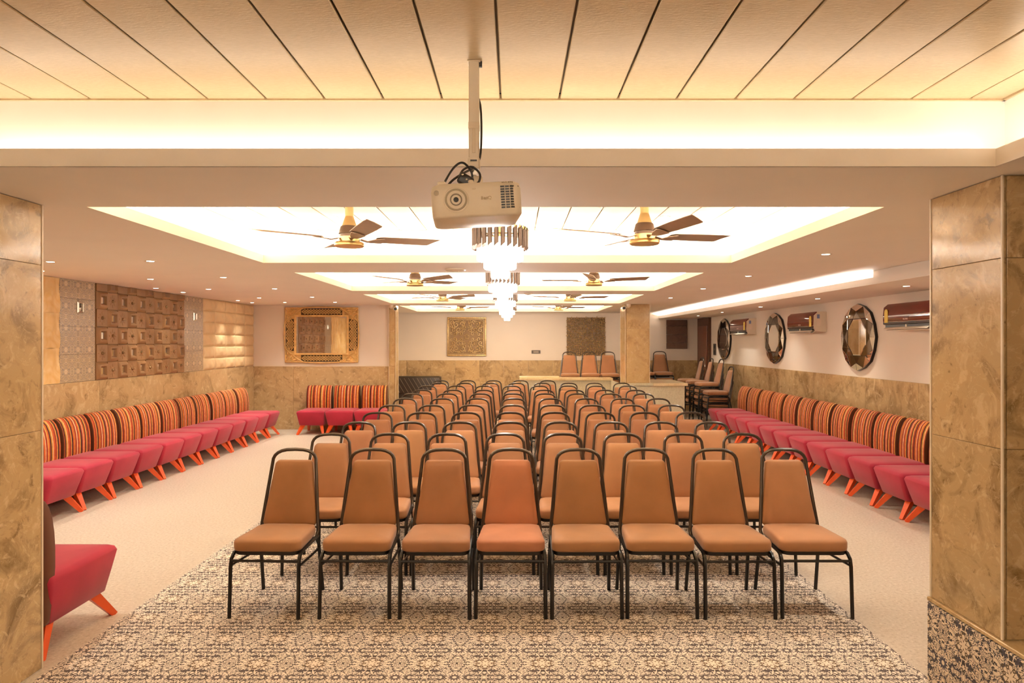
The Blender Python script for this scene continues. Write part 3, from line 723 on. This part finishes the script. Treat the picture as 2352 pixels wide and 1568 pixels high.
def damask_panel(y0, y1, label):
    p = thing('damask_tile_panel', label, 'wall panel', (XL, (y0+y1)/2, zb))
    W = (y1-y0)/2; ys_ = [-(y1-y0)/2, 0, (y1-y0)/2]; zs_ = [0, .32, .64, .96, zt-zb]
    for a in range(2):
        for b in range(4):
            MB().box(0, .016, ys_[a]+.0012, ys_[a+1]-.0012, zs_[b]+.0012, zs_[b+1]-.0012, .002).build('tile', DAMASK, p, smooth=20)
    fr = MB(); 
    def R_(d, x): return [(x, -.055+d, -.065+d), (x, .055-d, -.065+d), (x, .055-d, .065-d), (x, -.055+d, .065-d)]
    fr.rings([R_(0, .014), R_(.0, .022), R_(.012, .036), R_(.018, .034), R_(.024, .020)])
    o = fr.build('mirror_frame', CHROME, p, (0, .03, .865), smooth=20)
    MB().box(.018, .022, -.031, .031, -.041, .041).build('mirror_inset', DARKMIR, o, smooth=0)
damask_panel(7.61, 8.26, 'damask patterned tile strip with a small mirror beside the glowing wavy panel')
damask_panel(10.48, 11.13, 'damask patterned tile strip with a small mirror beside the cream padded panel')
damask_panel(5.25, 5.90, 'damask patterned tile strip nearest the near pillar, seen in the carved mirror')
pp = thing('padded_wall_panel', 'cream tufted padded wall panel in the far left corner', 'wall panel', (XL, 12.215, zb))
nw, nh = 5, 6; W = (13.29-11.14)/nw; H = (zt-zb)/nh
pad = MB(); 
def padf(u, v):
    e = (4*u*(1-u))**.35*(4*v*(1-v))**.35
    tuft = abs(math.sin(PI*(2*u+v)))*abs(math.sin(PI*(2*u-v)))
    return (.008+.030*e+.010*e*tuft, (u-.5)*W*.994, (v-.5)*H*.99)
pad.grid(padf, 20, 10); PADM = pad.mesh('pad', CREAMPAD, 60)
for i in range(nw):
    for j in range(nh): link('pad', PADM, pp, (0, (i-2)*W, (j+.5)*H))
MB().box(0, .008, -2.5*W, 2.5*W, 0, zt-zb).build('backing', CREAMPAD, pp, smooth=0)
gp = thing('wavy_onyx_panel', 'amber wavy relief wall panel just past the near left pillar', 'wall panel', (XL+.002, 6.755, zb))
H = (zt-zb)/3
wv = MB().grid(lambda u, v: (.012+.016*(.5+.5*math.sin(u*2*PI*9+1.3*math.sin(v*2*PI*1.0))), (u-.5)*1.70, (v-.5)*H*.985), 108, 10).mesh('wavy_board', ONYX, 60)
for j in range(3): link('wavy_board', wv, gp, (0, 0, (j+.5)*H))
MB().box(0, .012, -.85, .85, 0, zt-zb).build('backing', ONYX, gp, smooth=0)

# ------------------------------------------------------------------ carved mirror on the mirror wall
x0, x1, z0, z1 = -4.45, -3.02, 1.30, 2.37
cm = thing('carved_mirror', 'large mirror in a pierced carved golden wood frame above the three red chairs', 'mirror', ((x0+x1)/2, YM, (z0+z1)/2))
hw, hh = (x1-x0)/2, (z1-z0)/2; bw = .205; bh = .165
MB().box(-hw+.03, hw-.03, -.022, -.004, -hh+.03, hh-.03).build('frame_back', WOODG, cm, smooth=0)
MB().box(-hw+bw+.01, hw-bw-.01, -.034, -.024, -hh+bh+.01, hh-bh-.01, .004).build('mirror_glass', MIRROR, cm, smooth=0)
m = MB()
for s in (-1, 1):
    m.box(-hw+bw-.02, hw-bw+.02, -.055, -.02, s*(hh-bh)-.018, s*(hh-bh)+.018, .006, 2)
    m.box(s*(hw-bw)-.022, s*(hw-bw)+.022, -.0548, -.02, -hh+bh-.02, hh-bh+.02, .006, 2)
m.build('inner_moulding', WOODG, cm, smooth=50)
# outer carved rim: gently scalloped on each side
rim = []
def rimpt(tt):
    tt %= 4; s = int(tt); q = tt-s; b = .018*math.sin(PI*min(1, max(0, (q-.2)/.6)))
    a = 2*q-1
    return [(a*(hw-.01), -hh+.012-b), (hw-.012+b, a*(hh-.01)), (-a*(hw-.01), hh-.012+b), (-hw+.012-b, -a*(hh-.01))][s]
pts = [rimpt(4*k/96) for k in range(96)]
MB().tube([(x, -.030, z) for x, z in pts], .016, 6, True).build('outer_rim', WOODG, cm, smooth=60)
# lattice fields in the middle of each side
def lattice(cx, cz, lx, lz):
    m = MB(); step = .046
    def seg(p, q):
        # clip the line to the lens-shaped field
        pts = [(p[0]+(q[0]-p[0])*k/24, p[1]+(q[1]-p[1])*k/24) for k in range(25)]
        if lx > lz: ins = [abs(z) < lz and abs(x) < lx-(.055*(1-abs((z-(-lz if cz > 0 else lz)))/(2*lz)) if False else .05*abs(z/lz)) for x, z in pts]
        else: ins = [abs(x) < lx and abs(z) < lz-.05*abs(x/lx) for x, z in pts]
        good = [pt for pt, k in zip(pts, ins) if k]
        if len(good) > 1: m.bar((cx+good[0][0], -.034, cz+good[0][1]), (cx+good[-1][0], -.034, cz+good[-1][1]), .0115, .0115, 4)
    L = max(lx, lz)*2+.3
    k = -L
    ra = .72 if lx > lz else 1.35
    while k < L:
        for s in (-1, 1): seg((k-.4, -s*.4*ra), (k+.4, s*.4*ra))
        k += step*(1.25 if lx > lz else .95)
    return m
for s in (-1, 1):
    MB().box(-hw*.56, hw*.56, -.026, -.021, s*(hh-bh/2)-bh/2+.018, s*(hh-bh/2)+bh/2-.018).build('lattice_shade', WOODSHADE, cm, smooth=0)  # dark sheets stand in for the shade behind the lattice
    MB().box(s*(hw-bw/2)-bw/2+.022, s*(hw-bw/2)+bw/2-.022, -.026, -.021, -hh*.58, hh*.58).build('lattice_shade', WOODSHADE, cm, smooth=0)
    lattice(0, s*(hh-bh/2+.0), hw*.58, bh/2-.018).build('lattice', WOODG, cm, smooth=0)
    lattice(s*(hw-bw/2), 0, bw/2-.022, hh*.60).build('lattice', WOODG, cm, smooth=0)
    for q in (-1, 1):
        MB().tube(smoothpath([(s*hw*.78, -.036, q*(hh-bh+.015)), (s*hw*.66, -.040, q*(hh-bh*.45)), (s*hw*.50, -.036, q*(hh-.012))]), .014, 6).build('scroll', WOODG, cm, smooth=60)
        MB().tube(smoothpath([(s*(hw-bw+.015), -.036, q*hh*.72), (s*(hw-bw*.5), -.040, q*hh*.66), (s*(hw-.014), -.036, q*hh*.48)]), .014, 6).build('scroll', WOODG, cm, smooth=60)
        lf = [(.86, .80, 40, .10), (.74, .90, 15, .10), (.92, .64, 75, .10), (.80, .84, 130, .06), (.70, .80, 60, .06), (.885, .52, 110, .06), (.95, .92, 45, .06), (.64, .93, 160, .07), (.95, .55, 100, .06), (.80, .95, 0, .06), (.96, .76, 95, .06)]
        for fx, fz, ang, ln in lf:
            c = Vector((s*fx*hw, -.030, q*fz*hh)); a = math.radians(ang); e1 = Vector((s*math.cos(a), 0, q*math.sin(a))); e2 = Vector((-s*math.sin(a), 0, q*math.cos(a)))
            MB().rings([[c+e1*ln*.5*sc*math.cos(k*PI/5)+e2*ln*.24*sc*math.sin(k*PI/5)*(1+.3*math.cos(k*PI/5))+Vector((0, dy, 0)) for k in range(10)] for sc, dy in ((1, .010), (.85, -.012), (.35, -.018))]).build('carved_leaf', WOODG, cm, smooth=60)

# ------------------------------------------------------------------ reliefs on the back wall
def spiral(cx, cz, r, turns, a0, dirn, n=22):
    return [(cx+r*(1-.86*k/n)*math.cos(a0+dirn*turns*2*PI*k/n), -.030, cz+r*(1-.86*k/n)*math.sin(a0+dirn*turns*2*PI*k/n)) for k in range(n+1)]
a1 = thing('scrollwork_panel', 'square carved panel of pale gold scrollwork on the back wall', 'wall art', (-1.16, YB-.002, 1.83))
h = .483
MB().box(-h, h, -.014, 0, -h, h, .003).build('backing', simple('art_backing', (.30, .18, .08), .6), a1, smooth=0)
m = MB()
for s in (-1, 1): m.box(-h, h, -.045, -.002, s*(h-.02)-.02, s*(h-.02)+.02, .008, 2); m.box(s*(h-.02)-.02, s*(h-.02)+.02, -.0445, -.002, -h, h, .008, 2)
m.build('frame', BRONZE, a1, smooth=50)
m = MB()
for s in (-1, 1): m.box(-h+.055, h-.055, -.032, -.012, s*(h-.06)-.006, s*(h-.06)+.006); m.box(s*(h-.06)-.006, s*(h-.06)+.006, -.0315, -.012, -h+.055, h-.055)
m.build('inner_bead', BRONZE, a1, smooth=0)
sp = [(.15, .07, .05, 1.2, 1, 1), (.23, .09, .035, 1, 3, -1), (.13, .22, .04, 1.1, 2, 1), (.28, .23, .035, 1, 5, 1), (.05, .23, .04, 1, 0, 1), (.22, .38, .03, 1, 2, 1), (.38, .09, .035, 1, 4, 1), (.10, .30, .07, 1.2, 0, 1), (.26, .30, .075, 1.3, 2, -1), (.34, .16, .06, 1.2, 1, 1), (.20, .17, .07, 1.2, 4, 1), (.35, .35, .055, 1.1, 5, 1), (.08, .14, .055, 1.1, 3, -1), (.30, .06, .05, 1, 2, 1), (.06, .36, .045, 1, 1, -1), (.17, .37, .04, 1, 4, -1), (.37, .26, .035, 1, 0, -1)]
for sx in (-1, 1):
    for sz in (-1, 1):
        for (cx, cz, r, tn, a0, dr) in sp:
            MB().tube([(sx*x, y, sz*z) for x, y, z in spiral(cx, cz, r, tn, a0, dr)], .0115, 5).build('scroll', BRONZE, a1, smooth=60)
for k in range(12):
    a = k*PI/6; c = Vector((.055*math.cos(a), -.03, .055*math.sin(a))); e1 = Vector((math.cos(a), 0, math.sin(a))); e2 = Vector((-math.sin(a), 0, math.cos(a)))
    MB().rings([[c+e1*.028*sc*math.cos(q*PI/4)+e2*.011*sc*math.sin(q*PI/4)+Vector((0, dy, 0)) for q in range(8)] for sc, dy in ((1, .012), (.8, -.004), (.3, -.010))]).build('petal', BRONZE, a1, smooth=60)
a2 = thing('leaf_relief_panel', 'square gold relief of dense curling leaves above the chairs at the counter', 'wall art', (1.785, YB-.002, 1.83))
MB().box(-h+.01, h-.01, -.02, 0, -h+.01, h-.01).build('backing', simple('relief_ground', (.16, .09, .035), .45, .3), a2, smooth=0)
rnd = random.Random(3)
for gx in range(17):
    for gz in range(17):
        x = (gx-8)/8*.455+rnd.uniform(-.015, .015); z = (gz-8)/8*.455+rnd.uniform(-.015, .015)
        fx, fz = abs(x)/.485, z
        ang = math.atan2(z+.06*math.sin(9*x), x+.06*math.cos(8*z))+rnd.uniform(-.5, .5)+(.6 if (gx+gz) % 2 else -.6)
        L = rnd.uniform(.034, .046); Wd = rnd.uniform(.010, .0145); e1 = Vector((math.cos(ang), 0, math.sin(ang))); e2 = Vector((-math.sin(ang), 0, math.cos(ang))); c = Vector((x, -.02, z)); m = MB(); ring = []
        for sc, dy in ((1, .004), (.8, -.014), (.25, -.022-rnd.uniform(0, .008))):
            ring.append([c+e1*L*sc*math.cos(q*PI/4)+e2*(Wd*sc*math.sin(q*PI/4)+.018*math.cos(q*PI/4)**2*sc)+Vector((0, dy, 0)) for q in range(8)])
        m.rings(ring).build('leaf', BRONZE, a2, smooth=50)

sw = thing('socket_plate', 'small dark horizontal socket plate on the back wall beside the leafy relief', 'socket', (.55, YB-.002, 1.452))
MB().box(-.11, .11, -.012, 0, -.042, .042, .004).build('plate', SOCKET, sw); MB().box(-.065, .065, -.016, -.011, -.022, .022, .003).build('socket_row', simple('socket_grey', (.35, .27, .2), .4), sw)

# ------------------------------------------------------------------ dark quilted booth sofa at the far left
bs = thing('booth_sofa', 'dark brown quilted leather booth sofa in the far left recess', 'sofa', (-2.50, 16.40, 0))
MB().box(-.72, .72, .16, .46, 0, .86, .04, 3).build('backrest', BLKLEATHER, bs, smooth=60)
MB().box(-.72, .72, -.42, .18, .24, .44, .05, 3).build('seat_cushion', BLKLEATHER, bs, smooth=60)
MB().box(-.70, .70, -.38, .40, .0, .25, .01).build('base', BLKLEATHER, bs)
for k in range(17):
    xa = -1.0+.105*k; xb = xa+.21; za, zb2 = .82, .47
    if xb > .70: 
        f_ = (.70-xa)/(xb-xa); xb = .70; zb2 = .82-f_*.35
    if xa < -.70:
        f_ = (-.70-xa)/(xb-xa) if xb != xa else 0; za = .82-f_*(.82-zb2); xa = -.70
    if xb-xa > .02 and xa >= -.7: MB().bar((xa, .158, za), (xb, .158, zb2), .005, .005, 4).build('piping', PIPING, bs, smooth=0)

# ------------------------------------------------------------------ bar counter
bc = thing('bar_counter', 'L-shaped speckled bar counter with a pale stone top', 'counter', (0, 0, 0))
MB().box(.16, 2.10, 14.47, 14.80, 0, .885).build('long_front', TERR, bc, smooth=0)
MB().box(2.06, 3.17, 12.66, 12.885, 0, .885, .002).build('end_front', TERR, bc, smooth=0)
MB().box(2.60, 3.17, 12.885, 13.9, 0, .885, .002).build('end_body', TERR, bc, smooth=0)
MB().box(2.06, 2.10, 12.885, 14.47, 0, .885).build('inner_side', TERR, bc, smooth=0)
MB().box(.12, 2.10, 14.43, 14.86, .885, .935, .004).build('counter_top', SLAB, bc, smooth=20)
MB().box(.12, .98, 14.5, 14.95, .935, .957, .003).build('counter_flap', SLAB, bc, smooth=20)
MB().box(2.58, 3.22, 12.62, 13.95, .885, .935, .004).build('counter_top', SLAB, bc, smooth=20)
MB().box(2.04, 2.58, 12.64, 12.885, .885, .925, .004).build('counter_top', TERR, bc, smooth=20)

# ------------------------------------------------------------------ wood panel, door, switches, cameras at the far right
wp = thing('banded_wood_panel', 'dark brown panel of horizontal wood boards on the far right back wall', 'wall art', (4.03, YB-.002, 1.89))
for k, hgt in enumerate((.15, .20, .21, .155)):
    zz = -.36+sum((.15, .20, .21, .155)[:k])
    MB().box(-.255, .255, -.035-.006*(k % 2), 0, zz+.002, zz+hgt-.002, .004).build('board', ROCK, wp, smooth=20)
dr = MB().box(XR-.06, XR-.001, 15.90, YB-.03, 0, 2.27).build('door_1', DARKWOOD, smooth=0); tag(dr, kind='structure')
MB().box(XR-.075, XR-.06, 16.02, 16.78, .01, 2.08, .004).build('door_leaf', simple('red_brown_wood', (.16, .045, .018), .3, var=.3, scale=25), dr, smooth=20)
MB().box(XR-.105, XR-.09, 16.06, 16.08, .95, 1.25, .004).build('door_handle', CHROME, dr)
ss = thing('switch_board', 'dark tall switch plate on the right wall beside the door', 'switch', (XR-.001, 15.60, 1.53))
MB().box(-.014, 0, -.09, .09, -.13, .13, .004).build('plate', SOCKET, ss)
for zq in (-.06, .06): MB().box(-.02, -.013, -.06, .06, zq-.035, zq+.035, .004).build('switch_row', DARKP, ss)
def cctv(x, y, s, label):
    c = thing('security_camera', label, 'camera', (x, y, ZS-.002), 0, 'bullet security cameras')
    MB().lathe([(.045, 0), (.04, -.05), (.012, -.075)], 16).build('mount', WHITEP, c)
    Rc = Matrix.Translation((s*.085, -.03, -.072)) @ Matrix.Rotation(math.radians(100), 4, 'X') @ Matrix.Rotation(s*.2, 4, 'Y')
    MB().lathe([(.030, -.07), (.034, -.06), (.034, .06), (.036, .075)], 18, M=Rc).build('barrel', WHITEP, c)
    MB().lathe([(.028, .06), (.026, .078)], 18, M=Rc).build('camera_lens', DARKP, c)
    MB().bar((0, 0, -.06), (s*.06, -.01, -.072), .012, .012, 8).build('arm', WHITEP, c)
cctv(-2.36, 13.13, 1, 'white bullet security camera above the end of the mirror wall')
cctv(2.15, 12.78, -1, 'white bullet security camera beside the pale marble column')

# ------------------------------------------------------------------ faceted mirrors and air conditioners on the right wall
R0 = .445
def pol(r, a): return (math.cos(a)*r*R0, math.sin(a)*r*R0)
def facet_mesh(name, pts, mat, tilt=0):
    """thin bevelled pane standing off the backing; x points out from the wall"""
    n = len(pts); cy = sum(p[0] for p in pts)/n; cz = sum(p[1] for p in pts)/n
    rad = math.hypot(cy, cz) or 1; uy, uz = cy/rad, cz/rad
    def X(y, z, b): return b-tilt*((y-cy)*uy+(z-cz)*uz)
    sh = [(cy+(y-cy)*.985, cz+(z-cz)*.985) for y, z in pts]; sh2 = [(cy+(y-cy)*.93, cz+(z-cz)*.93) for y, z in pts]
    m = MB(); m.rings([[(-X(y, z, 0), y, z) for y, z in sh], [(-X(y, z, .006), y, z) for y, z in sh], [(-X(y, z, .009), y, z) for y, z in sh2]])
    return m.mesh(name, mat, 0)
FAC = []
oct_ = [pol(.595, math.radians(22.5+45*k)) for k in range(8)]; tip = [pol(.975, math.radians(22.5+45*k)) for k in range(8)]
notch = [pol(.775, math.radians(45+45*k)) for k in range(8)]; outm = [pol(1.0, math.radians(45+45*k)) for k in range(8)]
FAC.append(facet_mesh('centre_pane', oct_, MIRROR))
for k in range(8):
    FAC.append(facet_mesh('tinted_pane', [oct_[k], notch[k-1], tip[k], notch[k]], DARKMIR, .03))
    FAC.append(facet_mesh('tinted_pane', [oct_[k], notch[k], oct_[(k+1) % 8]], DARKMIR, .02))
    FAC.append(facet_mesh('bevelled_pane', [tip[k], outm[k], notch[k]], MIRROR, .16)); FAC.append(facet_mesh('bevelled_pane', [notch[k], outm[k], tip[(k+1) % 8]], MIRROR, .16))
ring = []
for k in range(8): ring += [tip[k], outm[k]]
mbk = MB(); mbk.rings([[(0, y, z) for y, z in ring], [(-.040, y, z) for y, z in ring], [(-.042, y*.98, z*.98) for y, z in ring]]); MBK = mbk.mesh('backing', BLACK, 30)
for y, lab in ((9.06, 'faceted sunburst mirror nearest the pillar, between the two larger-looking air conditioners'), (11.96, 'faceted sunburst mirror in the middle of the right wall'), (14.84, 'faceted sunburst mirror above the stacked chairs')):
    mr = thing('sunburst_mirror', lab, 'mirror', (XR-.001, y, 1.762), 0, 'faceted mirrors on the right wall'); link('backing', MBK, mr)
    for q in FAC: link(q.name.split('.')[0], q, mr, (-.042, 0, 0))

acprof = [(0, .145), (-.06, .150), (-.15, .142), (-.195, .10), (-.205, 0), (-.200, -.075), (-.155, -.135), (-.05, -.150), (0, -.150)]
AW = .46
ACB = MB().rings([[(x, y, z) for x, z in acprof] for y in (-AW, AW)]).mesh('body', WHITEP, 30)
fp = [(-.148, .146), (-.197, .104), (-.2075, 0), (-.2045, -.062), (-.20, -.070), (-.196, -.06), (-.19, .09), (-.14, .135)]
ACF = MB().rings([[(x, y, z) for x, z in fp] for y in (-AW-.003, AW+.003)]).mesh('front_panel', ACRED, 60)
ACS = MB().rings([[(x, y, z) for x, z in ((-.2055, -.068), (-.2035, -.092), (-.194, -.098), (-.19, -.07))] for y in (-AW-.002, AW+.002)]).mesh('lower_band', simple('ac_dark_band', (.03, .012, .01), .2))
ACT = MB().rings([[(x, y, z) for x, z in ((-.2065, -.062), (-.2075, -.068), (-.2, -.069))] for y in (-AW-.003, AW+.003)]).mesh('trim_line', CHROME, 0)
ACG = MB().box(-.195, -.10, -AW+.03, AW-.03, -.131, -.101, 0, M=Matrix.Identity(4)).mesh('outlet', DARKP, 0)
ACL = MB().box(-.055, .055, -AW+.035, AW-.035, -.004, .004, .002).mesh('louver', WHITEP, 20)
ACK = MB().box(-.002, .002, -.035, .035, -.06, .06).mesh('energy_sticker', YELLOW, 0); ACK2 = MB().lathe([(.035, -.002), (.035, .002)], 20, M=Matrix.Rotation(PI/2, 4, 'Y')).mesh('star_badge', YELLOW)
for y, lab, side in ((7.66, 'dark red air conditioner half hidden by the near right pillar', 1), (10.50, 'dark red air conditioner between two faceted mirrors', -1), (13.40, 'dark red air conditioner farthest along the right wall', -1)):
    ac = thing('air_conditioner', lab, 'air conditioner', (XR-.001, y, 2.0), 0, 'wall air conditioners'); 
    link('body', ACB, ac); fpn = link('front_panel', ACF, ac); link('lower_band', ACS, ac); link('trim_line', ACT, ac); link('outlet', ACG, ac)
    for k in range(2): link('louver', ACL, ac, (-.178+.035*k, 0, -.120-.016*k), (0, math.radians(-35), 0))
    MB().box(-.20, -.12, -.012, .012, -.135, -.10).build('louver_post', WHITEP, ac, smooth=0)
    link('energy_sticker', ACK, fpn, (-.2085, side*(AW-.07), -.015), (0, 0, 0)); link('star_badge', ACK2, fpn, (-.208, side*(AW-.07), .05))
    text('lettering', 'VOLTAS', .026, TEXTC, fpn, (-.2075, 0, -.042), (PI/2, 0, -PI/2))
    MB().box(-.14, -.10, -AW-.002, -AW+.001, .045, .105).build('blue_label', BLUE, ac, smooth=0); MB().box(-.14, -.08, -AW-.002, -AW+.001, -.06, .03).build('rating_label', TEXTC, ac, smooth=0)

print('objects', len(bpy.data.objects))
